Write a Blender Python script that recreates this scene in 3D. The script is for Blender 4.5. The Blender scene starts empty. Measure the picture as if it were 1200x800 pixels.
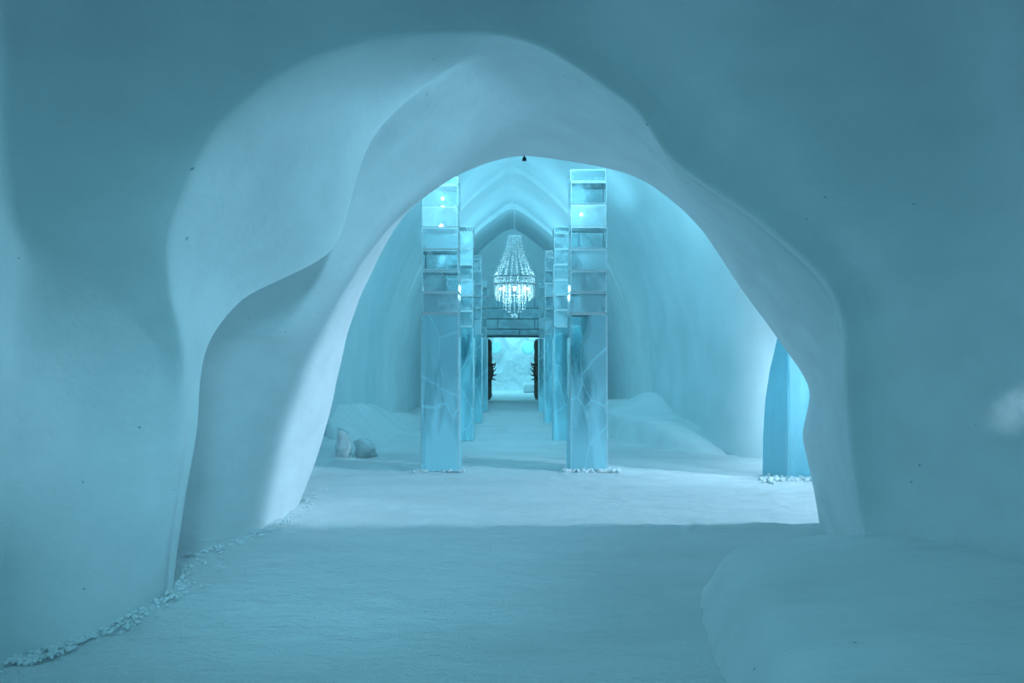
import bpy, bmesh, math, random
from mathutils import Vector, noise, Matrix

random.seed(7)
S = bpy.context.scene
C = S.collection
F = 933.0          # focal length in pixels of the 1200 px frame
EYE = 1.5
HOR = 421.0


def at(px, py, d):
    """a point at distance d that shows at pixel (px, py) of the photograph"""
    return Vector(((px - 600.0) * d / F, d, EYE + (HOR - py) * d / F))


# ------------------------------------------------------------------ materials
def new_mat(name):
    m = bpy.data.materials.new(name)
    m.use_nodes = True
    nt = m.node_tree
    nt.nodes.clear()
    return m, nt


def N(nt, t, **kw):
    n = nt.nodes.new(t)
    for k, v in kw.items():
        if k in n.inputs:
            n.inputs[k].default_value = v
        else:
            setattr(n, k, v)
    return n


def ramp(nt, fac, stops):
    r = nt.nodes.new('ShaderNodeValToRGB')
    e = r.color_ramp.elements
    while len(e) > 1:
        e.remove(e[-1])
    e[0].position, e[0].color = stops[0][0], stops[0][1]
    for p, c in stops[1:]:
        k = e.new(p)
        k.color = c
    nt.links.new(fac, r.inputs[0])
    return r


def grey(v):
    return (v, v, v, 1)


def snow_mat(name, col, bump_scale, bump, streak=(1, 1, 1), specks=True, fine=0.0, dist=1.0):
    m, nt = new_mat(name)
    L = nt.links.new
    out = N(nt, 'ShaderNodeOutputMaterial')
    p = N(nt, 'ShaderNodeBsdfPrincipled', Roughness=0.95)
    p.inputs['Specular IOR Level'].default_value = 0.12
    tc = N(nt, 'ShaderNodeTexCoord')
    mp = N(nt, 'ShaderNodeMapping')
    mp.inputs['Scale'].default_value = streak
    L(tc.outputs['Object'], mp.inputs[0])
    n1 = N(nt, 'ShaderNodeTexNoise', Scale=bump_scale, Detail=8.0, Roughness=0.62)
    L(mp.outputs[0], n1.inputs['Vector'])
    n2 = N(nt, 'ShaderNodeTexNoise', Scale=bump_scale * 0.21, Detail=5.0, Roughness=0.5)
    L(mp.outputs[0], n2.inputs['Vector'])
    b2 = N(nt, 'ShaderNodeBump', Strength=min(1, bump * 0.8), Distance=0.06)
    L(n2.outputs[0], b2.inputs['Height'])
    b1 = N(nt, 'ShaderNodeBump', Strength=min(1, bump), Distance=0.022 * dist)
    L(n1.outputs[0], b1.inputs['Height'])
    L(b2.outputs[0], b1.inputs['Normal'])
    last = b1
    if fine:
        n4 = N(nt, 'ShaderNodeTexNoise', Scale=55.0, Detail=3.0, Roughness=0.7)
        L(tc.outputs['Object'], n4.inputs['Vector'])
        b3 = N(nt, 'ShaderNodeBump', Strength=fine, Distance=0.03)
        L(n4.outputs[0], b3.inputs['Height'])
        L(b1.outputs[0], b3.inputs['Normal'])
        last = b3
    L(last.outputs[0], p.inputs['Normal'])
    c2 = tuple(c * 0.93 for c in col[:3]) + (1,)
    r = ramp(nt, n2.outputs[0], [(0.35, c2), (0.65, col)])
    src = r.outputs[0]
    if specks:
        vo = N(nt, 'ShaderNodeTexVoronoi', Scale=4.3)
        vo.inputs['Randomness'].default_value = 1.0
        nz = N(nt, 'ShaderNodeTexNoise', Scale=14.0, Detail=2.0)
        L(tc.outputs['Object'], nz.inputs['Vector'])
        mixv = N(nt, 'ShaderNodeMix', data_type='VECTOR')
        mixv.inputs[0].default_value = 0.06
        L(tc.outputs['Object'], mixv.inputs[4])
        L(nz.outputs[1], mixv.inputs[5])
        L(mixv.outputs[1], vo.inputs['Vector'])
        rs = ramp(nt, vo.outputs['Distance'], [(0.018, grey(1)), (0.045, grey(0))])
        mx = N(nt, 'ShaderNodeMix', data_type='RGBA')
        L(rs.outputs[0], mx.inputs[0])
        L(src, mx.inputs[6])
        mx.inputs[7].default_value = (col[0] * 0.45, col[1] * 0.5, col[2] * 0.55, 1)
        src = mx.outputs[2]
    L(src, p.inputs['Base Color'])
    L(p.outputs[0], out.inputs[0])
    return m


SNOW = (0.81, 0.86, 0.875, 1)
M_wall = snow_mat('snow_wall', SNOW, 9.0, 0.4, (1, 1, 1.6))
M_floor = snow_mat('snow_floor', (0.87, 0.915, 0.93, 1), 5.0, 0.8, (0.7, 1.9, 1), specks=False, fine=0.6, dist=3.0)
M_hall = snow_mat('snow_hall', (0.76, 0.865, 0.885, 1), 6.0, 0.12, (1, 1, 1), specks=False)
M_bank = snow_mat('snow_bank', SNOW, 6.0, 0.5, (0.6, 1.8, 1), specks=True, dist=2.0)
M_crumb = snow_mat('snow_crumb', (0.86, 0.92, 0.94, 1), 30.0, 0.4, specks=False)


def ice_mat(name, tint, frost_col, lo, hi, grad=None, crack=0.0, ior=1.18, rough=0.06, scale=2.0, streak=(1, 1, 0.35), rnd=0.25, frost_trans=0.5):
    """clear ice mixed with frosted ice: the mix follows noise, a fade up the slab and a web of cracks"""
    m, nt = new_mat(name)
    L = nt.links.new
    out = N(nt, 'ShaderNodeOutputMaterial')
    tc = N(nt, 'ShaderNodeTexCoord')
    oi = N(nt, 'ShaderNodeObjectInfo')
    mp = N(nt, 'ShaderNodeMapping')
    mp.inputs['Scale'].default_value = streak
    L(tc.outputs['Object'], mp.inputs[0])
    n1 = N(nt, 'ShaderNodeTexNoise', Scale=scale, Detail=3.0, Roughness=0.5, Distortion=0.6)
    n1.noise_dimensions = '4D'
    L(mp.outputs[0], n1.inputs['Vector'])
    w = N(nt, 'ShaderNodeMath', operation='MULTIPLY')
    L(oi.outputs['Random'], w.inputs[0])
    w.inputs[1].default_value = 30.0
    L(w.outputs[0], n1.inputs['W'])
    mr = N(nt, 'ShaderNodeMapRange')
    mr.inputs['From Min'].default_value = 0.45
    mr.inputs['From Max'].default_value = 0.56
    mr.inputs['To Min'].default_value = lo
    mr.inputs['To Max'].default_value = hi
    L(n1.outputs[0], mr.inputs['Value'])
    fac = mr.outputs[0]
    ra = N(nt, 'ShaderNodeMath', operation='MULTIPLY_ADD')
    L(oi.outputs['Random'], ra.inputs[0])
    ra.inputs[1].default_value = rnd
    L(fac, ra.inputs[2])
    fac = ra.outputs[0]
    if grad:
        sx = N(nt, 'ShaderNodeSeparateXYZ')
        L(tc.outputs['Object'], sx.inputs[0])
        g = N(nt, 'ShaderNodeMapRange')
        g.inputs['From Min'].default_value = grad[0]
        g.inputs['From Max'].default_value = grad[1]
        g.inputs['To Min'].default_value = grad[2]
        g.inputs['To Max'].default_value = 0.0
        L(sx.outputs['Z'], g.inputs['Value'])
        a = N(nt, 'ShaderNodeMath', operation='ADD')
        L(fac, a.inputs[0])
        L(g.outputs[0], a.inputs[1])
        fac = a.outputs[0]
    if crack:
        vo = N(nt, 'ShaderNodeTexVoronoi', Scale=1.7)
        vo.feature = 'DISTANCE_TO_EDGE'
        vo.voronoi_dimensions = '4D'
        L(w.outputs[0], vo.inputs['W'])
        mp2 = N(nt, 'ShaderNodeMapping')
        mp2.inputs['Scale'].default_value = (1.5, 1.5, 0.75)
        mp2.inputs['Rotation'].default_value = (0.5, 0.4, 0.2)
        nw = N(nt, 'ShaderNodeTexNoise', Scale=2.2, Detail=3.0)
        L(tc.outputs['Object'], nw.inputs['Vector'])
        mw = N(nt, 'ShaderNodeMix', data_type='VECTOR')
        mw.inputs[0].default_value = 0.10
        L(tc.outputs['Object'], mw.inputs[4])
        L(nw.outputs[1], mw.inputs[5])
        L(mw.outputs[1], mp2.inputs[0])
        L(mp2.outputs[0], vo.inputs['Vector'])
        rc = ramp(nt, vo.outputs['Distance'], [(0.0, grey(crack)), (0.008, grey(crack * 0.5)), (0.018, grey(0))])
        a = N(nt, 'ShaderNodeMath', operation='ADD')
        L(fac, a.inputs[0])
        L(rc.outputs[0], a.inputs[1])
        fac = a.outputs[0]
    cl = N(nt, 'ShaderNodeClamp')
    L(fac, cl.inputs['Value'])
    nb = N(nt, 'ShaderNodeTexNoise', Scale=3.0, Detail=3.0)
    L(tc.outputs['Object'], nb.inputs['Vector'])
    bp = N(nt, 'ShaderNodeBump', Strength=0.12, Distance=0.05)
    L(nb.outputs[0], bp.inputs['Height'])
    gl = N(nt, 'ShaderNodeBsdfPrincipled', Roughness=rough, IOR=ior)
    gl.inputs['Base Color'].default_value = tint
    gl.inputs['Transmission Weight'].default_value = 1.0
    L(bp.outputs[0], gl.inputs['Normal'])
    df = N(nt, 'ShaderNodeBsdfPrincipled', Roughness=0.45, IOR=1.31)
    df.inputs['Base Color'].default_value = frost_col
    df.inputs['Specular IOR Level'].default_value = 0.35
    tr = N(nt, 'ShaderNodeBsdfTranslucent')
    tr.inputs['Color'].default_value = frost_col
    m1 = N(nt, 'ShaderNodeMixShader')
    m1.inputs[0].default_value = frost_trans
    L(df.outputs[0], m1.inputs[1])
    L(tr.outputs[0], m1.inputs[2])
    m2 = N(nt, 'ShaderNodeMixShader')
    L(cl.outputs[0], m2.inputs[0])
    L(gl.outputs[0], m2.inputs[1])
    L(m1.outputs[0], m2.inputs[2])
    L(m2.outputs[0], out.inputs[0])
    return m


ICE_T = (0.72, 0.93, 0.97, 1)
M_block = ice_mat('ice_block', ICE_T, (0.66, 0.90, 0.96, 1), 0.05, 0.3, scale=2.2, streak=(1, 1, 1), rnd=0.4, frost_trans=.15)
M_slab = ice_mat('ice_slab', (0.62, 0.93, 0.98, 1), (0.47, 0.87, 0.96, 1), 0.02, 0.5, frost_trans=.12, grad=(0.3, 1.3, 0.75), crack=0.3, scale=1.5, streak=(1.5, 1.5, .28), rnd=0.08)
M_joint = snow_mat('frost_joint', (0.88, 0.95, 0.97, 1), 20.0, 0.2, specks=False)
M_lintel = ice_mat('ice_lintel', (0.6, 0.88, 0.94, 1), (0.66, 0.90, 0.95, 1), 0.75, 0.95, scale=2.2, streak=(1, 1, 2), rnd=0.15, frost_trans=.1)
M_shard = ice_mat('ice_shard', (0.45, 0.88, 0.97, 1), (0.64, 0.93, 0.98, 1), 0.85, 0.98, scale=1.2, rnd=0.1, rough=0.15, frost_trans=0.55)
M_chunk = ice_mat('ice_chunk', ICE_T, (0.84, 0.93, 0.95, 1), 0.75, 1.0, scale=4.0, streak=(1, 1, 1), rough=0.2, frost_trans=.12)
M_disc = ice_mat('ice_disc', (0.4, 0.9, 0.92, 1), (0.55, 0.93, 0.94, 1), 0.85, 1.0, scale=2.0, streak=(1, 1, 1), rough=0.2, frost_trans=.1)


def plain(name, col, rough=0.5, metal=0.0, emit=None, estr=0.0, trans=0.0):
    m, nt = new_mat(name)
    out = N(nt, 'ShaderNodeOutputMaterial')
    p = N(nt, 'ShaderNodeBsdfPrincipled', Roughness=rough, Metallic=metal)
    tc = N(nt, 'ShaderNodeTexCoord')
    n1 = N(nt, 'ShaderNodeTexNoise', Scale=18.0, Detail=4.0)
    nt.links.new(tc.outputs['Object'], n1.inputs['Vector'])
    r = ramp(nt, n1.outputs[0], [(0.3, tuple(c * 0.75 for c in col[:3]) + (1,)), (0.7, col)])
    nt.links.new(r.outputs[0], p.inputs['Base Color'])
    p.inputs['Transmission Weight'].default_value = trans
    if emit:
        p.inputs['Emission Color'].default_value = emit
        p.inputs['Emission Strength'].default_value = estr
    nt.links.new(p.outputs[0], out.inputs[0])
    return m


M_black = plain('black_metal', (0.015, 0.03, 0.04, 1), 0.5, 0.3)
M_steel = plain('dark_steel', (0.05, 0.09, 0.10, 1), 0.4, 0.7)
M_hide = plain('brown_hide', (0.20, 0.14, 0.11, 1), 0.95)
M_antler = plain('antler', (0.16, 0.11, 0.085, 1), 0.7)
M_crystal = plain('crystal', (0.88, 0.97, 0.99, 1), 0.08, trans=0.2)
M_edge_shine = plain('edge_shine', (0.80, 0.94, 0.97, 1), 0.35, trans=0.25)  # pale bevel colour stands in for highlights along the ice edges
M_glint = plain('glints', (0.9, 0.95, 1, 1), 0.4, emit=(0.75, 0.93, 1, 1), estr=14.0)  # glowing discs imitate reflections of spotlights in the column ice
M_bulb = plain('bulb', (0.9, 0.95, 1, 1), 0.4, emit=(0.70, 0.92, 1, 1), estr=10.0)
M_warm = plain('warm_bulb', (1, 0.95, 0.85, 1), 0.4, emit=(0.95, 0.92, 0.85, 1), estr=2.2)


# ------------------------------------------------------------------ mesh helpers
def link(name, me, mat, parent=None, smooth=False):
    if mat:
        me.materials.append(mat)
    if smooth:
        for p in me.polygons:
            p.use_smooth = True
    o = bpy.data.objects.new(name, me)
    C.objects.link(o)
    if parent is not None:
        o.parent = parent
    return o


def obj(name, bm, mat, parent=None, smooth=False):
    me = bpy.data.meshes.new(name)
    bmesh.ops.recalc_face_normals(bm, faces=bm.faces)
    bm.to_mesh(me)
    bm.free()
    return link(name, me, mat, parent, smooth)


def tag(o, label=None, cat=None, group=None, kind=None):
    if label:
        o['label'] = label
    if cat:
        o['category'] = cat
    if group:
        o['group'] = group
    if kind:
        o['kind'] = kind
    return o


def thing(name, label, cat, loc=(0, 0, 0), rotz=0.0, group=None):
    o = bpy.data.objects.new(name, None)
    o.empty_display_size = 0.1
    C.objects.link(o)
    o.location = loc
    o.rotation_euler = (0, 0, rotz)
    return tag(o, label, cat, group)


def box(bm, c, s, rot=None, bev=0.0, bmat=-1):
    r = bmesh.ops.create_cube(bm, size=1.0)
    vs = r['verts']
    M = Matrix.Translation(Vector(c)) @ (rot.to_4x4() if rot else Matrix.Identity(4)) @ Matrix.Diagonal((s[0], s[1], s[2], 1))
    bmesh.ops.transform(bm, matrix=M, verts=vs)
    if bev:
        es = list({e for v in vs for e in v.link_edges})
        bmesh.ops.bevel(bm, geom=es, offset=bev, segments=2, affect='EDGES', profile=0.6, material=bmat)


def tube(bm, pts, rads, seg=8):
    """a tapering tube through points"""
    rings = []
    n = len(pts)
    pts = [Vector(p) for p in pts]
    for i in range(n):
        t = (pts[min(i + 1, n - 1)] - pts[max(i - 1, 0)]).normalized()
        a = t.orthogonal().normalized()
        b = t.cross(a)
        rings.append([bm.verts.new(pts[i] + (a * math.cos(k * 2 * math.pi / seg) + b * math.sin(k * 2 * math.pi / seg)) * rads[i]) for k in range(seg)])
    for i in range(n - 1):
        # match the rings so the tube does not twist
        off = min(range(seg), key=lambda s: sum((rings[i][k].co - rings[i + 1][(k + s) % seg].co).length for k in range(0, seg, 2)))
        rings[i + 1] = rings[i + 1][off:] + rings[i + 1][:off]
        for k in range(seg):
            bm.faces.new((rings[i][k], rings[i][(k + 1) % seg], rings[i + 1][(k + 1) % seg], rings[i + 1][k]))
    bm.faces.new(rings[0][::-1])
    bm.faces.new(rings[-1])


def bead(bm, c, r, h=1.0):
    vs = [bm.verts.new(Vector(c) + Vector(v)) for v in ((r, 0, 0), (0, r, 0), (-r, 0, 0), (0, -r, 0), (0, 0, r * h), (0, 0, -r * h))]
    for a, b in ((0, 1), (1, 2), (2, 3), (3, 0)):
        bm.faces.new((vs[a], vs[b], vs[4]))
        bm.faces.new((vs[b], vs[a], vs[5]))


def lump(bm, c, r, squash=0.7, sub=1, rough=0.35, seed=0):
    g = bmesh.ops.create_icosphere(bm, subdivisions=sub, radius=1.0)
    o = Vector((seed * 3.7, seed * 1.3, seed * 2.1))
    for v in g['verts']:
        k = 1 + rough * noise.noise(v.co * 1.7 + o)
        v.co = Vector(c) + Vector((v.co.x * r * k, v.co.y * r * k, v.co.z * r * k * squash))


def cr(p0, p1, p2, p3, t, k=0.42):
    """cardinal spline"""
    m1 = (p2 - p0) * k
    m2 = (p3 - p1) * k
    # never overshoot a short neighbour
    L = (p2 - p1).length
    if m1.length > 1.6 * L and m1.length > 0:
        m1 = m1 * (1.6 * L / m1.length)
    if m2.length > 1.6 * L and m2.length > 0:
        m2 = m2 * (1.6 * L / m2.length)
    t2, t3 = t * t, t * t * t
    return p1 * (2 * t3 - 3 * t2 + 1) + m1 * (t3 - 2 * t2 + t) + p2 * (-2 * t3 + 3 * t2) + m2 * (t3 - t2)


def spline(pts, sub):
    out = []
    n = len(pts)
    for i in range(n - 1):
        for s in range(sub):
            out.append(cr(pts[max(i - 1, 0)], pts[i], pts[i + 1], pts[min(i + 2, n - 1)], s / sub))
    out.append(pts[-1].copy())
    return out


def loft_grid(rows, subr, subc):
    """smooth grid of points through a coarse grid of control points"""
    dense = [spline(r, subc) for r in rows]
    cols = []
    for j in range(len(dense[0])):
        cols.append(spline([dense[i][j] for i in range(len(rows))], subr))
    return [[cols[j][i] for j in range(len(cols))] for i in range(len(cols[0]))]


def grid_mesh(name, g, mat, j0=0, j1=None, amp=0.0, freq=1.0, parent=None, flip=False):
    j1 = len(g[0]) - 1 if j1 is None else j1
    verts, faces = [], []
    w = j1 - j0 + 1
    for row in g:
        for j in range(j0, j1 + 1):
            p = row[j]
            if amp:
                nv = noise.noise_vector(p * freq) * amp + noise.noise_vector(p * freq * 3.1) * amp * 0.3
                p = p + nv
            verts.append(p[:])
    for i in range(len(g) - 1):
        for j in range(w - 1):
            a = i * w + j
            f = (a, a + 1, a + w + 1, a + w)
            faces.append(f[::-1] if flip else f)
    me = bpy.data.meshes.new(name)
    me.from_pydata(verts, [], faces)
    return link(name, me, mat, parent, True)


# ------------------------------------------------------------------ the snow tunnel in front
def P(*t):
    return [at(*q) for q in t]


V = Vector
rows = [
    # open end behind the viewer
    [V((-5, -4, -.1)), V((-5.1, -4, .5)), V((-5.2, -4, 1.2)), V((-5, -4, 2.2)), V((-4.4, -4, 3.4)), V((-3, -4, 4.3)), V((-1.5, -4, 4.7)), V((0, -4, 4.8)),
     V((1.5, -4, 4.7)), V((3, -4, 4.3)), V((4, -4, 3.8)), V((4.7, -4, 2.8)), V((5, -4, 1.9)), V((5.1, -4, 1.2)), V((5.1, -4, .5)), V((5, -4, -.1))],
    [V((-3.6, 1.2, -.1)), V((-3.7, 1.2, .5)), V((-3.7, 1.2, 1.2)), V((-3.6, 1.2, 2.2)), V((-3.2, 1.2, 3.2)), V((-2.4, 1.2, 3.8)), V((-1.2, 1.2, 4.0)), V((0, 1.2, 4.0)),
     V((1.2, 1.2, 4.0)), V((2.4, 1.2, 3.8)), V((3.0, 1.2, 3.3)), V((3.4, 1.2, 2.6)), V((3.6, 1.2, 1.9)), V((3.7, 1.2, 1.2)), V((3.7, 1.2, .5)), V((3.6, 1.2, -.1))],
    # C  round the edge of the frame
    P((-40, 810, 3.9), (-40, 700, 3.9), (-45, 560, 3.8), (-45, 400, 3.75), (-40, 200, 3.7), (50, -110, 3.65), (300, -190, 3.65), (600, -180, 3.8),
      (900, -90, 3.8), (1130, -60, 3.7), (1230, 100, 3.7), (1250, 280, 3.7), (1255, 400, 3.75), (1255, 520, 3.8), (1255, 640, 3.8), (1255, 830, 3.8)),
    # C2 fold in the wall at the left
    P((30, 775, 4.05), (28, 650, 4.12), (22, 520, 4.15), (20, 400, 4.15), (40, 230, 4.05), (120, -30, 4.05), (325, -125, 4.0), (600, -110, 4.35),
      (850, -40, 4.2), (1040, 30, 4.2), (1160, 180, 4.2), (1180, 320, 4.15), (1185, 410, 4.15), (1185, 520, 4.15), (1185, 640, 4.15), (1185, 790, 4.15)),
    # D  middle of the front face
    P((105, 750, 4.32), (100, 640, 4.48), (92, 520, 4.6), (95, 400, 4.45), (105, 255, 4.2), (185, 50, 4.2), (365, -65, 4.3), (600, -50, 4.8),
      (790, 40, 4.7), (930, 160, 4.7), (1040, 280, 4.7), (1085, 360, 4.65), (1100, 430, 4.65), (1105, 520, 4.65), (1105, 640, 4.65), (1110, 740, 4.65)),
    # E  the soft rim
    P((188, 705, 5.05), (196, 640, 5.1), (212, 520, 5.15), (218, 425, 4.95), (199, 290, 4.4), (265, 145, 4.35), (400, 62, 4.5), (590, 40, 4.95),
      (735, 117, 5.15), (790, 185, 5.15), (878, 245, 5.12), (965, 325, 5.1), (990, 385, 5.1), (992, 460, 5.1), (1003, 560, 5.1), (1030, 720, 5.1)),
    # F  the edge that hides what is behind it
    P((203, 692, 5.25), (211, 620, 5.35), (229, 500, 5.45), (241, 412, 5.55), (285, 350, 5.95), (388, 290, 6.15), (442, 150, 6.0), (592, 50, 5.3),
      (740, 128, 5.3), (792, 196, 5.3), (880, 262, 5.28), (962, 345, 5.25), (983, 405, 5.25), (986, 475, 5.25), (1000, 570, 5.25), (1022, 700, 5.25)),
    # G  the recess behind it
    [V((-2.98, 5.85, -.1)), V((-3.0, 5.85, .4)), V((-2.9, 5.9, 1.1)), at(215, 405, 6.25), at(262, 335, 6.5), at(382, 276, 6.6), at(446, 138, 6.25)] +
    P((594, 62, 5.8), (745, 143, 5.7), (800, 215, 5.7), (885, 290, 5.65), (957, 372, 5.6), (975, 425, 5.6), (978, 490, 5.6), (992, 580, 5.6), (1010, 690, 5.6)),
    # H  front of the second left pillar
    P((206, 648, 6.3), (222, 560, 6.35), (240, 470, 6.4), (268, 406, 6.5), (322, 388, 6.62), (374, 330, 6.72), (452, 185, 6.6), (602, 95, 6.4),
      (752, 165, 6.3), (808, 232, 6.3), (880, 315, 6.3), (945, 395, 6.3), (964, 445, 6.3), (962, 505, 6.3), (978, 590, 6.3), (995, 665, 6.3)),
    # I  shoulder of the second pillar
    P((308, 622, 7.2), (316, 555, 7.15), (328, 480, 7.1), (345, 425, 7.1), (378, 372, 7.15), (418, 305, 7.2), (485, 222, 7.2), (606, 140, 7.2),
      (748, 185, 7.0), (815, 252, 6.9), (868, 325, 6.85), (930, 407, 6.8), (953, 455, 6.8), (948, 510, 6.8), (964, 595, 6.8), (980, 650, 6.8)),
    # J  inner rim
    P((346, 603, 8.15), (369, 540, 8.3), (386, 478, 8.3), (405, 400, 8.3), (432, 325, 8.3), (475, 250, 8.3), (535, 205, 8.3), (612, 183, 8.3),
      (735, 203, 7.9), (815, 262, 7.5), (866, 335, 7.35), (920, 407, 7.3), (947, 455, 7.3), (941, 512, 7.3), (954, 570, 7.3), (963, 625, 7.25)),
]
J = rows[-1]
RIM, INNER = rows[5], rows[6]
CEN = V((0, 5, 1.4))
before, after = [], []
for i, (e, f) in enumerate(zip(RIM, INNER)):
    o_ = (e - CEN)
    o_.y = 0
    o_.normalize()
    if i <= 3 or i == 15:
        before.append(e.lerp(rows[4][i], .3))
        after.append(e.lerp(f, .45))
    else:
        before.append(e + o_ * .16 + V((0, -.05, 0)))
        after.append(e.lerp(f, .30) + V((0, .05, 0)))
rows[5:7] = [before, RIM, after, INNER]
K, Lr = [], []
far = [V((-5, 8.9, -.1)), V((-5, 8.9, .5)), V((-5, 8.9, 1.4)), V((-5, 8.9, 2.4)), V((-5, 8.9, 4)), V((-5, 8.9, 6)), V((-3, 8.7, 8)), V((0, 8.7, 8.5)),
       V((4, 8.4, 8.5)), V((8, 7.7, 8.2)), V((9.5, 7.45, 6)), V((9.5, 7.42, 4)), V((9.5, 7.4, 2.8)), V((9.5, 7.4, 1.6)), V((9.5, 7.4, .7)), V((9.5, 7.4, -.1))]
for i, p in enumerate(J):
    dirv = (far[i] - p).normalized()
    K.append(p + dirv * 0.10 + V((0, 0.06, 0)))
    Lr.append(p + dirv * 0.9 + V((0, 0.08, 0)))
rows += [K, Lr, far]
tg = loft_grid(rows, 12, 9)
wf = grid_mesh('wall_front', tg, M_wall, amp=0.022, freq=1.1)
tag(wf, 'thick snow wall with a rough arched tunnel carved through it', kind='structure')

# ------------------------------------------------------------------ floor
xs, x = [], -9.5
while x < 10.01:
    xs.append(x)
    x += 0.055 if -3.4 < x < 4.2 else 0.25
ys, y = [], -4.2
while y < 44:
    ys.append(y)
    y += 0.05 if 3 < y < 9 else (0.09 if 2 < y < 16 else 0.3)
g = []
for y in ys:
    r = []
    for x in xs:
        q = V((x, y * 1.2, 0))
        z = 0.018 * noise.noise(q * 1.6) + 0.020 * noise.noise(q * 4.3) + 0.016 * noise.noise(q * 9.1)
        r.append(V((x, y, z - 0.012)))
    g.append(r)
fl = grid_mesh('floor', g, M_floor)
tag(fl, 'trampled snow floor running through the tunnel and the hall', kind='structure')

# ------------------------------------------------------------------ the vaulted hall
PROF = [(1.0, -.1), (1.0, .55), (0.995, 1.25), (0.97, 2.0), (0.91, 2.9), (0.80, 3.75), (0.62, 4.65), (0.36, 5.55), (0.12, 6.15), (0.0, 6.3)]


def section(d, wl, wr, H, flare=0.0):
    k = H / 6.3
    left = [V((-wl * a, d, b * (k if b > 0 else 1))) for a, b in PROF]
    right = [V((wr * a, d, b * (k if b > 0 else 1))) for a, b in PROF[:-1]][::-1]
    if flare:
        tgt = [V((9.4, d, -.1)), V((9.4, d, .55)), V((9.4, d, 1.25)), V((9.4, d, 2.2)), V((9.2, d, 3.6)), V((8.4, d, 5.0)), V((6.0, d, 5.8)), V((3.2, d, 6.2)), V((1.2, d, 6.35))][::-1]
        right = [a.lerp(b, flare) for a, b in zip(right, tgt)]
    return left + right


secs = [section(7.0, 3.05, 3.3, 6.5, 1.0), section(9.0, 3.05, 3.3, 6.5, 1.0), section(11.4, 3.05, 3.3, 6.5, 1.0)]
s1 = section(11.9, 3.05, 4.6, 6.5)
s2 = section(12.12, 3.05, 3.92, 6.5)
s3 = section(12.42, 3.05, 3.60, 6.5)
s4 = section(12.9, 3.05, 3.37, 6.5)
secs += [s1, s2, s3, s4, section(13.6, 3.05, 3.26, 6.5), section(14.5, 3.04, 3.22, 6.5), section(16.4, 3.02, 3.2, 6.48)]
vg = loft_grid(secs, 9, 5)
# the vault was cast in lengths: each further length is a little lower overhead
for d0, d1, sw, sh in ((16.4, 20.6, 1.0, 1.0), (20.6, 24.8, 0.995, 0.98), (24.8, 28.8, 0.99, 0.955)):
    seg = [section(d0 + 0.02, 3.02 * sw, 3.2 * sw, 6.48 * sh), section((d0 + d1) / 2, 3.02 * sw, 3.2 * sw, 6.48 * sh), section(d1, 3.0 * sw, 3.18 * sw, 6.46 * sh)]
    vg += loft_grid(seg, 10, 5)
nc = len(vg[0]) - 1
ja, jb = 5 * 4, nc - 5 * 4
for nm, a, b, lb in (('wall_left', 0, ja, 'left snow wall of the hall'), ('ceiling', ja, jb, 'pointed snow vault over the hall'), ('wall_right', jb, nc, 'right snow wall of the hall, curving away beside the cyan ice sculpture')):
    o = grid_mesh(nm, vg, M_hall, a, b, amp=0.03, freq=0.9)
    tag(o, lb, kind='structure')

# end wall of the hall with the doorway cut out
DW, DH, DY = 0.97, 2.32, 28.6
bm = bmesh.new()
ol = [p for p in section(DY, 3.05, 3.22, 6.46 * .96)]
ol = spline(ol, 3)
cx0, cx1 = -DW + .05, DW + .05
fr = [bm.verts.new((p.x, DY, p.z)) for p in ol]


def clampin(p):
    return (max(cx0, min(cx1, p.x * 0.6)), DY, max(-.1, min(DH, p.z)))


inn = []
for p in ol:
    if p.z < DH and abs(p.x) > DW:
        q = (cx0 if p.x < 0 else cx1, DY, max(-.1, p.z))
    else:
        q = (max(cx0, min(cx1, p.x * 0.5)), DY, DH)
    inn.append(bm.verts.new(q))
for i in range(len(ol) - 1):
    try:
        bm.faces.new((fr[i], fr[i + 1], inn[i + 1], inn[i]))
    except ValueError:
        pass
bmesh.ops.remove_doubles(bm, verts=bm.verts, dist=1e-4)
ex = bmesh.ops.extrude_face_region(bm, geom=bm.faces[:])
bmesh.ops.translate(bm, vec=(0, 0.3, 0), verts=[e for e in ex['geom'] if isinstance(e, bmesh.types.BMVert)])
o = obj('wall_back', bm, M_hall)
tag(o, 'far snow wall of the hall with the doorway', kind='structure')

# ------------------------------------------------------------------ ice block portal over the door
pt = thing('ice_portal', 'wall of stacked ice blocks built round and over the far doorway', 'ice wall', (0.05, 28.25, 0))
zc = [2.34, 2.56, 2.92, 3.30, 3.66]
for k in range(4):
    cuts = [-1.75, -0.55, 0.75, 1.75] if k % 2 else [-1.75, -1.05, 0.2, 1.1, 1.75]
    for a, b in zip(cuts, cuts[1:]):
        bm = bmesh.new()
        box(bm, ((a + b) / 2, random.uniform(-.02, .02), (zc[k] + zc[k + 1]) / 2), (b - a - .012, .42, zc[k + 1] - zc[k] - .02), bev=.018)
        obj('ice_block', bm, M_lintel, pt)
for sx in (-1, 1):
    z0 = 0.0
    for k, h in enumerate((1.2, 1.12)):
        bm = bmesh.new()
        box(bm, (sx * 1.385, 0, z0 + h / 2 + .005), (.72, .42, h - .02), bev=.018)
        obj('ice_block', bm, M_lintel, pt)
        z0 += h
for a, b, h in ((-1.7, 1.7, 2.335), ):
    bm = bmesh.new()
    box(bm, (0, 0, h), (3.44, .36, .02))
    obj('frost_joint', bm, M_joint, pt)

# door frame and the two open leaves with antler handles
bm = bmesh.new()
for sx in (-1, 1):
    box(bm, (sx * .955 + .05, 28.2, 1.15), (.06, .62, 2.3))
box(bm, (.05, 28.2, 2.305), (1.97, .62, .05))
o = obj('trim_1', bm, M_steel)
tag(o, 'dark steel frame lining the far doorway', kind='structure')


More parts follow.
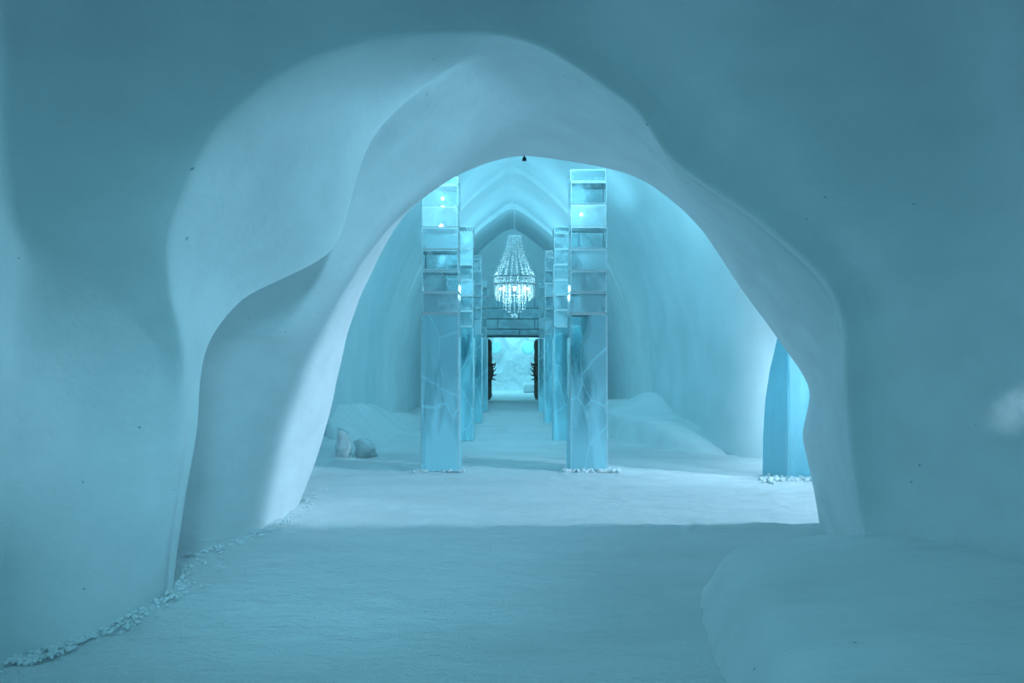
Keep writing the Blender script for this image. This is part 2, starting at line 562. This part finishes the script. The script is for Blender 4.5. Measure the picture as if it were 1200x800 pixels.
def antler(bm, sx):
    tube(bm, [(0, 0, -.30), (sx * .10, -.02, -.16), (sx * .15, -.03, .05), (sx * .12, -.02, .25), (sx * .02, 0, .36)], [.028, .036, .038, .036, .026])
    for z, dx, dz in ((-.20, .14, -.05), (-.08, .17, .06), (.06, .16, .14), (.18, .14, .16), (.28, .15, .12), (.33, .10, .02)):
        b = V((sx * .12, -.02, z))
        tube(bm, [b, b + V((sx * dx * .6, -.03, dz * .3)), b + V((sx * dx, -.02, dz))], [.03, .024, .008], 6)


for n_, sx, ang in ((1, -1, 4), (2, 1, 6)):
    d = bpy.data.objects.new('door_%d' % n_, None)
    C.objects.link(d)
    d.location = (.05 + sx * .915, 28.5, 0.02)
    d.rotation_euler = (0, 0, math.radians(ang) * sx)
    tag(d, 'brown hide covered door leaf standing open at the %s of the far doorway' % ('left' if sx < 0 else 'right'), kind='structure')
    bm = bmesh.new()
    box(bm, (0, .46, 1.12), (.05, .9, 2.22), bev=.01)
    obj('door_core', bm, M_steel, d)
    bm = bmesh.new()
    # shaggy reindeer hide on the inner face
    nn = 14
    vs = {}
    for i in range(nn + 1):
        for k in range(29):
            yy, zz = .03 + .86 * i / nn, .06 + 2.12 * k / 28
            edge = i in (0, nn) or k in (0, 28)
            vs[i, k] = bm.verts.new((-sx * (.03 + (0 if edge else .035 + .03 * noise.noise(V((yy * 9, zz * 7, sx))))), yy, zz))
    for i in range(nn):
        for k in range(28):
            bm.faces.new((vs[i, k], vs[i + 1, k], vs[i + 1, k + 1], vs[i, k + 1]))
    obj('hide_covering', bm, M_hide, d)
    bm = bmesh.new()
    antler(bm, -sx)
    bmesh.ops.translate(bm, vec=(-sx * .03, .05, .98), verts=bm.verts)
    h = obj('antler_handle', bm, M_antler, d, True)

# ------------------------------------------------------------------ the room beyond the door
rs = []
for d_, w_, h_ in ((28.9, 2.6, 3.6), (30, 3.6, 4.2), (34, 4.4, 4.6), (38, 4.2, 4.5), (40.5, 3.6, 4.2)):
    prof = [(-1, -.1), (-1, .8), (-.97, 1.8), (-.85, 2.8), (-.6, 3.5), (-.3, 3.9), (0, 4.0), (.3, 3.9), (.6, 3.5), (.85, 2.8), (.97, 1.8), (1, .8), (1, -.1)]
    rs.append([V((a * w_, d_, b * h_ / 4 if b > 0 else b)) for a, b in prof])
o = grid_mesh('wall_inner_room', loft_grid(rs, 6, 4), M_hall, amp=.06, freq=.8)
tag(o, 'rounded snow shell of the small room beyond the door', kind='structure')
g = []
for k in range(121):
    r = []
    for i in range(141):
        x, z = -3.6 + 7.2 * i / 140, -.1 + 4.5 * k / 120
        q = V((x * .9, z * .9, 3.3))
        wv = noise.noise_vector(q * 1.1)
        q2 = q + wv * 1.3
        h = .30 * noise.noise(q2 * 1.4) + .14 * (1 - abs(noise.noise(q2 * 2.6))) + .05 * noise.noise(q2 * 6)
        h += .35 * math.exp(-((x + .05) / .35) ** 2 - ((z - 1.9) / .7) ** 2)
        r.append(V((x, 40.2 - h, z)))
    g.append(r)
o = grid_mesh('wall_relief', g, M_crumb)
tag(o, 'far wall of carved swirling snow and ice seen through the doorway', kind='structure')
for px, py, R, lb in ((580.5, 407, .30, 'round cyan ice disc at the left on the carved far wall'), (619, 407, .33, 'round cyan ice disc at the right on the carved far wall')):
    c = at(px, py, 39.2)
    t = thing('ice_disc', lb, 'ice disc', c, group='ice discs on the carved wall')
    bm = bmesh.new()
    bmesh.ops.create_cone(bm, cap_ends=True, segments=40, radius1=R, radius2=R * .92, depth=.16, matrix=Matrix.Rotation(math.radians(90), 4, 'X'))
    bmesh.ops.bevel(bm, geom=[e for e in bm.edges if len(e.link_faces) == 2 and e.calc_face_angle() > .8], offset=.03, segments=2, affect='EDGES')
    obj('disc', bm, M_disc, t)
    bm = bmesh.new()
    tube(bm, [(0, .05, 0), (0, .9, 0)], [.07, .07])
    obj('peg', bm, M_crumb, t)

# a low bench of snow in that room
bm = bmesh.new()
box(bm, (1.35, 36.5, .2), (1.7, .9, .42), bev=.12)
o = obj('snow_bench', bm, M_bank, smooth=True)
tag(o, 'low pale snow bench in the room seen through the doorway', 'bench')


# ------------------------------------------------------------------ ice columns
def column(label, d, sx, top, slab_h, bh, glints, group, w=.49):
    cx = .03 + sx * 1.0
    t = thing('ice_column', label, 'ice column', (cx, d, 0), 0, group)
    bm = bmesh.new()
    box(bm, (0, 0, slab_h / 2 - .01), (w + .015, w + .015, slab_h + .02))
    for v in bm.verts:
        if v.co.z < .5:
            v.co.x *= 1.035
            v.co.y *= 1.03
    bmesh.ops.bevel(bm, geom=bm.edges[:], offset=.014, segments=2, affect='EDGES', material=1)
    obj('ice_slab', bm, M_slab, t).data.materials.append(M_edge_shine)
    z = slab_h + .003
    k = 0
    while z < top - .08:
        h = min(bh + random.uniform(-.015, .015), top - z)
        bm = bmesh.new()
        box(bm, (0, 0, .004), (w - .02, w - .02, .007))
        j = obj('frost_joint', bm, M_joint, t)
        j.location = (0, 0, z)
        bm = bmesh.new()
        box(bm, (0, 0, 0), (w + random.uniform(-.012, .006), w + random.uniform(-.012, .006), h - .014), bev=.011, bmat=1)
        b = obj('ice_block', bm, M_block, t)
        b.data.materials.append(M_edge_shine)
        b.location = (random.uniform(-.006, .006), random.uniform(-.006, .006), z + h / 2 + .004)
        z += h
        k += 1
    for (lx, ly, lz) in glints:
        bm = bmesh.new()
        bmesh.ops.create_cone(bm, cap_ends=True, segments=16, radius1=.02, radius2=.02, depth=.02)
        p = obj('glint_disc', bm, M_glint, t)
        p.location = (lx, ly, lz)
    return cx, d


G = 'ice block columns along the hall'
cols = []
D = (10.95, 15.05, 19.2, 23.4)
ordn = ('nearest', 'second', 'third', 'fourth')
for i, d in enumerate(D):
    for sx in (-1, 1):
        side = 'left' if sx < 0 else 'right'
        nxt = ('ice block column with a cracked bottom slab, nearest one of the %s row' % side if i == 0 else
               'ice block column standing %s from the front in the %s row' % (ordn[i], side))
        if i == 0:
            glints = [(.02, .0, 3.70), (.0, .05, 3.34)] if sx < 0 else [(-.08, .0, 3.48)]
            top = 3.96 if sx < 0 else 4.06
        elif i == 1:
            glints = [(-.1, .05, 3.86)] if sx < 0 else []
            top = 3.97
        elif i == 2:
            glints = [(-.02, 0, 3.95)] if sx > 0 else []
            top = 3.98 if sx < 0 else 4.1
        else:
            glints = []
            top = 3.8
        cols.append(column(nxt, d, sx, top, 2.11, .295, glints, G) + (top,))

# ------------------------------------------------------------------ chandelier
CH = V((.06, 20.3, 0))
ZT, ZR, ZB = 4.62, 3.60, 2.50
RR = .53
ch = thing('chandelier', 'tiered crystal chandelier hanging from the vault between the ice columns', 'chandelier', (CH.x, CH.y, ZB))


def rel(z):
    return z - ZB


bm = bmesh.new()
tube(bm, [(0, 0, rel(3.45)), (0, 0, rel(4.6)), (0, 0, rel(6.35))], [.006, .005, .004])
obj('hanging_rod', bm, M_crystal, ch)
bm = bmesh.new()
for r_, z_ in ((.16, ZT), (.165, ZT - .05)):
    for k in range(20):
        a = k * math.tau / 20
        bead(bm, (r_ * math.cos(a), r_ * math.sin(a), rel(z_)), .028)
obj('crown_ring', bm, M_crystal, ch)
for k in range(18):                                     # swags from the crown to the big ring
    a = k * math.tau / 18
    bm = bmesh.new()
    for s in range(17):
        t_ = s / 16
        r_ = .15 + (RR - .15) * (t_ ** 1.5)
        z_ = ZT - (ZT - ZR) * t_
        j = random.uniform(-.012, .012)
        bead(bm, ((r_ + j) * math.cos(a + j), (r_ + j) * math.sin(a + j), rel(z_) + j), .034, 1.25)
    obj('bead_strand', bm, M_crystal, ch)
bm = bmesh.new()
for zz in (3.59, 3.40):
    n_ = 40
    pts = [(RR * math.cos(i * math.tau / n_), RR * math.sin(i * math.tau / n_), rel(zz)) for i in range(n_ + 1)]
    tube(bm, pts, [.012] * (n_ + 1), 6)
obj('ring_frame', bm, M_steel, ch)
bm = bmesh.new()
for k in range(56):
    a = k * math.tau / 56
    for s in range(5):
        bead(bm, (RR * math.cos(a), RR * math.sin(a), rel(3.57 - s * .04)), .022, 1.2)
obj('bead_band', bm, M_crystal, ch)
for k in range(40):                                     # long prisms
    a = k * math.tau / 40
    bm = bmesh.new()
    ln = random.uniform(.24, .40)
    tube(bm, [(0, 0, 0), (0, 0, -.03), (0, 0, -ln + .04), (0, 0, -ln)], [.006, .018, .016, .003], 6)
    bmesh.ops.translate(bm, vec=((RR - .02) * math.cos(a), (RR - .02) * math.sin(a), rel(3.40)), verts=bm.verts)
    obj('prism', bm, M_crystal, ch)
for ring, (r_, n_, ln) in enumerate(((.40, 18, .52), (.28, 14, .68), (.15, 8, .80))):
    for k in range(n_):
        a = (k + .5 * ring) * math.tau / n_
        bm = bmesh.new()
        m = int(ln / .075)
        tube(bm, [(r_ * math.cos(a), r_ * math.sin(a), rel(3.41)), (r_ * math.cos(a), r_ * math.sin(a), rel(3.38 - (m - 1) * .075))], [.004, .004], 5)
        for s in range(m):
            bead(bm, (r_ * math.cos(a), r_ * math.sin(a), rel(3.38 - s * .075)), .017 if s % 3 else .026, 1.3)
        obj('drop_strand', bm, M_crystal, ch)
bm = bmesh.new()
for k in range(10):
    a = k * math.tau / 10
    bead(bm, (.07 * math.cos(a), .07 * math.sin(a), rel(2.57 + .03 * (k % 3))), .03, 1.3)
tube(bm, [(0, 0, rel(3.4)), (0, 0, rel(2.52))], [.006, .006], 6)
obj('bottom_cluster', bm, M_crystal, ch)
for k in range(8):
    a = k * math.tau / 8
    bm = bmesh.new()
    bmesh.ops.create_icosphere(bm, subdivisions=2, radius=.035)
    b = obj('bulb', bm, M_bulb, ch, True)
    b.location = (.36 * math.cos(a), .36 * math.sin(a), rel(3.30))

# ------------------------------------------------------------------ ice sculpture by the right wall
t = thing('ice_sculpture', 'tall pointed cyan ice sculpture with a sharp ridge by the right wall', 'ice sculpture', at(917, 556, 10.3).to_tuple()[:2] + (0,))
bm = bmesh.new()
B = [(-.235, .10), (-.15, -.08), (.0, -.26), (.0, .3)]
lv = [(0, 1.0), (.5, .97), (.95, .86), (1.35, .62), (1.68, .30), (1.80, .20)]
rings = []
for z, s in lv:
    rings.append([bm.verts.new((x * s + (0 if i < 2 else 0), y * (s * .5 + .5), z + (.05 if i == 2 and z > 1.7 else 0))) for i, (x, y) in enumerate(B)])
for i in range(len(rings) - 1):
    for k in range(4):
        bm.faces.new((rings[i][k], rings[i][(k + 1) % 4], rings[i + 1][(k + 1) % 4], rings[i + 1][k]))
bm.faces.new(rings[0][::-1])
bm.faces.new(rings[-1])
bmesh.ops.bevel(bm, geom=bm.edges[:], offset=.012, segments=1, affect='EDGES')
obj('dark_wing', bm, M_shard, t)
bm = bmesh.new()
B2 = [(.006, -.24), (.26, -.12), (.52, .02), (.46, .30), (.006, .32)]
rings = []
for z, s in ((0, 1.0), (.35, .97), (.85, .98), (1.25, .97), (1.55, .9), (1.78, .62), (1.9, .35)):
    rings.append([bm.verts.new((x * s + .004, y * s, z)) for x, y in B2])
n_ = len(B2)
for i in range(len(rings) - 1):
    for k in range(n_):
        bm.faces.new((rings[i][k], rings[i][(k + 1) % n_], rings[i + 1][(k + 1) % n_], rings[i + 1][k]))
bm.faces.new(rings[0][::-1])
bm.faces.new(rings[-1])
bmesh.ops.bevel(bm, geom=bm.edges[:], offset=.012, segments=1, affect='EDGES')
w_ = obj('pale_wing', bm, M_chunk, t)
M_chunk2 = ice_mat('ice_pale_wing', (0.6, 0.92, 0.97, 1), (0.52, 0.86, 0.93, 1), 0.7, 0.95, scale=1.6, rough=.15, frost_trans=0.55)
w_.data.materials[0] = M_chunk2


# ------------------------------------------------------------------ banks of snow
def bank(name, x0, x1, y0, y1, step, hf, mat, label, cat):
    g = []
    nx, ny = int((x1 - x0) / step) + 1, int((y1 - y0) / step) + 1
    for j in range(ny + 1):
        r = []
        for i in range(nx + 1):
            x, y = x0 + (x1 - x0) * i / nx, y0 + (y1 - y0) * j / ny
            r.append(V((x, y, hf(x, y))))
        g.append(r)
    o = grid_mesh(name, g, mat)
    # drop what stays under the floor
    bm = bmesh.new()
    bm.from_mesh(o.data)
    bmesh.ops.delete(bm, geom=[f for f in bm.faces if all(v.co.z < -.045 for v in f.verts)], context='FACES')
    bm.to_mesh(o.data)
    bm.free()
    for p in o.data.polygons:
        p.use_smooth = True
    return tag(o, label, cat)


def sstep(a, b, v):
    t = max(0., min(1., (v - a) / (b - a)))
    return t * t * (3 - 2 * t)


def lerp_tab(tab, v):
    if v <= tab[0][0]:
        return tab[0][1]
    for (a, p), (b, q) in zip(tab, tab[1:]):
        if v <= b:
            return p + (q - p) * (v - a) / (b - a)
    return tab[-1][1]


EDGE = [(2.5, .80), (3.2, .88), (3.8, .97), (4.3, 1.03), (4.8, 1.10), (5.2, 1.20), (5.6, 1.38), (5.95, 1.66), (6.25, 2.0), (6.6, 2.35), (6.95, 2.65)]


def bench_h(x, y):
    e = lerp_tab(EDGE, y)
    s = x - e                                      # distance inside the edge
    s2 = (6.98 - y) * 0.75
    s = min(s, s2)
    if s < 0:
        return -.08 + .25 * s
    body = .30 * (1 - math.exp(-s / .13)) * sstep(0, .5, s + .22)
    rise = .16 * sstep(.3, 2.2, x - e)
    q = V((x, y * 1.3, 1.7))
    return -.05 + body * sstep(6.95, 4.6, y) * 1.0 + .09 * sstep(0, .25, s) + rise * sstep(7.1, 5.0, y) + .025 * noise.noise(q * 1.5) + .012 * noise.noise(q * 5) + .006 * noise.noise(q * 11)


bank('snow_mound', 0.5, 3.9, 2.5, 7.0, .024, bench_h, M_bank, 'broad low snow mound along the foot of the wall at the lower right', 'snow mound')


def left_h(x, y):
    top = lerp_tab([(9, .1), (12.4, .12), (14, .80), (17, .62), (19.5, .28), (22, .05), (23, -.2)], y)
    s = (x + 3.1)
    q = V((x, y, 4.4))
    return -.06 + top * (1 - sstep(0, .95, s)) + .05 * noise.noise(q * 1.6)


bank('snow_drift', -3.15, -1.9, 8.8, 22, .06, left_h, M_bank, 'sloping snow drift piled against the left wall of the hall', 'snow drift')

E2 = [(12.0, 3.5), (12.5, 3.1), (13.4, 2.62), (14.4, 2.2), (15.4, 1.95), (17, 1.85), (19.5, 1.9), (21.5, 2.2), (22.5, 3.3)]


def right_h(x, y):
    e = lerp_tab(E2, y)
    s = x - e
    q = V((x, y, 9.1))
    if s < 0:
        return -.08 + .3 * s
    pile = .38 * math.exp(-((x - 3.0) / .55) ** 2 - ((y - 17.4) / 1.3) ** 2)
    return -.05 + .45 * sstep(0, .16, s) * sstep(12.2, 14.4, y) + pile + .03 * noise.noise(q * 1.8)


bank('snow_ledge', 1.6, 3.4, 11.9, 22.6, .05, right_h, M_bank, 'long snow ledge with a heap on top against the right wall behind the column', 'snow ledge')

# ------------------------------------------------------------------ chunks of ice at the left
for (px, py, d, r, sq, sd, lb) in ((428, 532, 12.4, .165, 1.05, 3, 'cloudy rounded ice chunk on the snow left of the columns'),
                                   (402, 534, 12.2, .13, 2.0, 8, 'upright wedge of pale ice beside the rounded ice chunk'),
                                   (388, 512, 12.9, .11, 2.6, 5, 'thin curved ice sliver leaning by the left tunnel edge')):
    p = at(px, py, d)
    bm = bmesh.new()
    lump(bm, (0, 0, r * sq * .8), r, sq, 2, .8, sd)
    o = obj('ice_chunk', bm, M_chunk, smooth=True)
    o.location = (p.x, p.y, -.02)
    o.rotation_euler = (0, math.radians(-8 if sd != 3 else 0), sd)
    tag(o, lb, 'ice chunk', 'loose ice chunks by the left wall')


# ------------------------------------------------------------------ crumbs of snow
def crumbs(name, label, spots):
    bm = bmesh.new()
    for i, (x, y, r) in enumerate(spots):
        lump(bm, (x, y, r * .35), r, .75, 1, .5, i * .37)
    o = obj(name, bm, M_crumb, smooth=True)
    return tag(o, label, 'snow crumbs', kind='stuff')


def along(pts, n, spread, r0, r1):
    out = []
    for _ in range(n):
        k = random.randrange(len(pts) - 1)
        a, b = V(pts[k]), V(pts[k + 1])
        p = a.lerp(b, random.random())
        out.append((p.x + abs(random.gauss(0, spread)) * .8, p.y + random.gauss(0, spread * .6), random.uniform(r0, r1)))
    return out


FL = lambda px, py: tuple(at(px, py, F * EYE / (py - HOR)).to_tuple()[:2]) + (0,)
crumbs('snow_rubble', 'loose snow crumbs along the foot of the left tunnel wall',
       along([FL(0, 775), FL(60, 752), FL(110, 742), FL(160, 715), FL(200, 688), FL(215, 660)], 320, .10, .005, .018) +
       along([FL(5, 775), FL(60, 760)], 90, .10, .006, .02) +
       along([FL(210, 650), FL(260, 640), FL(300, 622), FL(340, 606), FL(365, 575)], 170, .10, .005, .02))
crumbs('snow_rubble', 'bright snow crumbs round the foot of the right nearest ice column',
       [(1.03 + random.uniform(-.36, .42), 10.95 - .27 + random.gauss(0, .05), random.uniform(.012, .045)) for _ in range(90)])
crumbs('snow_rubble', 'snow crumbs round the foot of the left nearest ice column',
       [(-.97 + random.uniform(-.34, .34), 10.95 - .27 + random.gauss(0, .05), random.uniform(.010, .03)) for _ in range(60)])
crumbs('snow_rubble', 'snow crumbs heaped at the foot of the cyan ice sculpture',
       [(3.5 + random.uniform(-.42, .65), 9.93 + random.gauss(0, .09), random.uniform(.008, .035)) for _ in range(220)])

# small black spotlight under the crown of the arch
p = at(614.5, 183, 8.28)
t = thing('spotlight', 'tiny black spotlight fixed under the crown of the inner arch', 'spotlight', (p.x, p.y, p.z - .03))
bm = bmesh.new()
bmesh.ops.create_cone(bm, cap_ends=True, segments=16, radius1=.024, radius2=.018, depth=.035)
obj('housing', bm, M_black, t)
bm = bmesh.new()
tube(bm, [(0, 0, 0), (0, 0, .07)], [.006, .006], 6)
obj('bracket', bm, M_black, t)


# ------------------------------------------------------------------ light
def lamp(name, kind, loc, energy, col, size=.1, aim=None, **kw):
    l = bpy.data.lights.new(name, kind)
    l.energy = energy
    l.color = col
    if kind == 'AREA':
        l.size = size
    else:
        l.shadow_soft_size = size
    for k, v in kw.items():
        setattr(l, k, v)
    o = bpy.data.objects.new(name, l)
    C.objects.link(o)
    o.location = loc
    if aim is not None:
        o.rotation_euler = (V(aim) - V(loc)).to_track_quat('-Z', 'Y').to_euler()
    return o


TEAL = (.25, .75, 1.0)
SIDE = (.54, .79, 1.0)
SRC = (7.6, 7.62, 4.6)
lamp('side_passage_light', 'SPOT', SRC, 1300, SIDE, .14, aim=(0.6, 8.9, 0.0), spot_size=math.radians(46), spot_blend=.6)
lamp('side_passage_light', 'SPOT', (7.6, 7.62, 3.6), 1000, SIDE, .16, aim=(-2.1, 7.9, 1.7), spot_size=math.radians(26), spot_blend=.6)
lamp('sculpture_light', 'SPOT', (5.2, 8.0, 3.0), 190, (.45, .80, 1), .15, aim=(3.6, 10.1, .9), spot_size=math.radians(50), spot_blend=.8)  # added fill that brightens the front of the sculpture
lamp('sculpture_light', 'POINT', (4.05, 11.0, 1.1), 36, (.55, .81, 1), .1)
POW = {10.95: 8, 15.05: 20, 19.2: 34, 23.4: 62}
for (cx, d, top) in cols:
    lamp('column_light', 'SPOT', (cx, d, top + .12), POW[d], TEAL, .06, aim=(cx, d, top + 5), spot_size=math.radians(168), spot_blend=.35)
for p in [o for o in C.objects if o.name.startswith('glint_disc')]:
    q = p.parent.location + p.location
    lamp('glint_glow', 'POINT', (q.x, q.y - .04, q.z), 1.6, (.62, .88, 1), .015)  # added light, makes the ice glow round each imitated glint
lamp('chandelier_light', 'POINT', (CH.x, CH.y, 3.2), 36, (.42, .84, 1), .2)
lamp('inner_room_light', 'POINT', (-.9, 36, 3.2), 130, (.28, .78, 1), .3)
lamp('inner_room_light', 'POINT', (1.2, 38.2, 3.3), 60, (.28, .85, 1), .3)
lamp('entrance_fill', 'AREA', (-.2, .4, 3.8), 25, (.25, .77, 1.0), 1.6, aim=(-.2, 4.3, 0), spread=math.radians(100))  # added unseen fill standing in for ambient light from behind the viewer
lamp('entrance_fill', 'SPOT', (-.5, .4, 3.7), 410, (.27, .77, 1.0), .4, aim=(-1.25, 6.5, 0), spot_size=math.radians(38), spot_blend=1.0)  # added unseen fill to lift the shaded tunnel floor
lamp('hall_front_fill', 'AREA', (0, 8.95, 5.7), 180, (.25, .76, 1), 2.4, aim=(0, 24, 2.6), spread=math.radians(95))  # added fill hidden above the tunnel, evens out the hall
lamp('tunnel_fill', 'SPOT', (5.5, 10.0, .8), 1000, (.35, .77, 1), .5, aim=(-1.2, 5.3, 2.6), spot_size=math.radians(33), spot_blend=.7)  # added unseen fill for the tunnel ceiling and left pillars
pa = at(1205, 472, 3.95)
lamp('wall_glow_spot', 'SPOT', (2.45, 2.9, 1.65), 80, (.55, .82, 1), .02, aim=at(1226, 474, 4.02), spot_size=math.radians(16), spot_blend=.8)  # added out-of-frame spot casting a pool of light on the right wall

w = bpy.data.worlds.new('world')
S.world = w
w.use_nodes = True
bg = w.node_tree.nodes['Background']
bg.inputs[0].default_value = (.22, .76, 1.0, 1)
bg.inputs[1].default_value = .16

# ------------------------------------------------------------------ camera and picture settings
cd = bpy.data.cameras.new('camera')
cam = bpy.data.objects.new('camera', cd)
C.objects.link(cam)
cam.location = (0, 0, EYE)
cam.rotation_euler = (math.radians(90), 0, 0)
cd.sensor_width = 36
cd.lens = F / 1200 * 36
cd.shift_y = (HOR - 400) / 1200
cd.clip_end = 200
S.camera = cam
S.view_settings.view_transform = 'Standard'
S.view_settings.look = 'None'
S.view_settings.gamma = 1
S.view_settings.use_curve_mapping = False
S.view_settings.exposure = 0.18
cy = S.cycles
cy.use_denoising = True
cy.max_bounces = 14
cy.diffuse_bounces = 6
cy.transmission_bounces = 10
cy.glossy_bounces = 4
cy.transparent_max_bounces = 12
cy.caustics_reflective = False
cy.caustics_refractive = False
cy.sample_clamp_indirect = 4.0
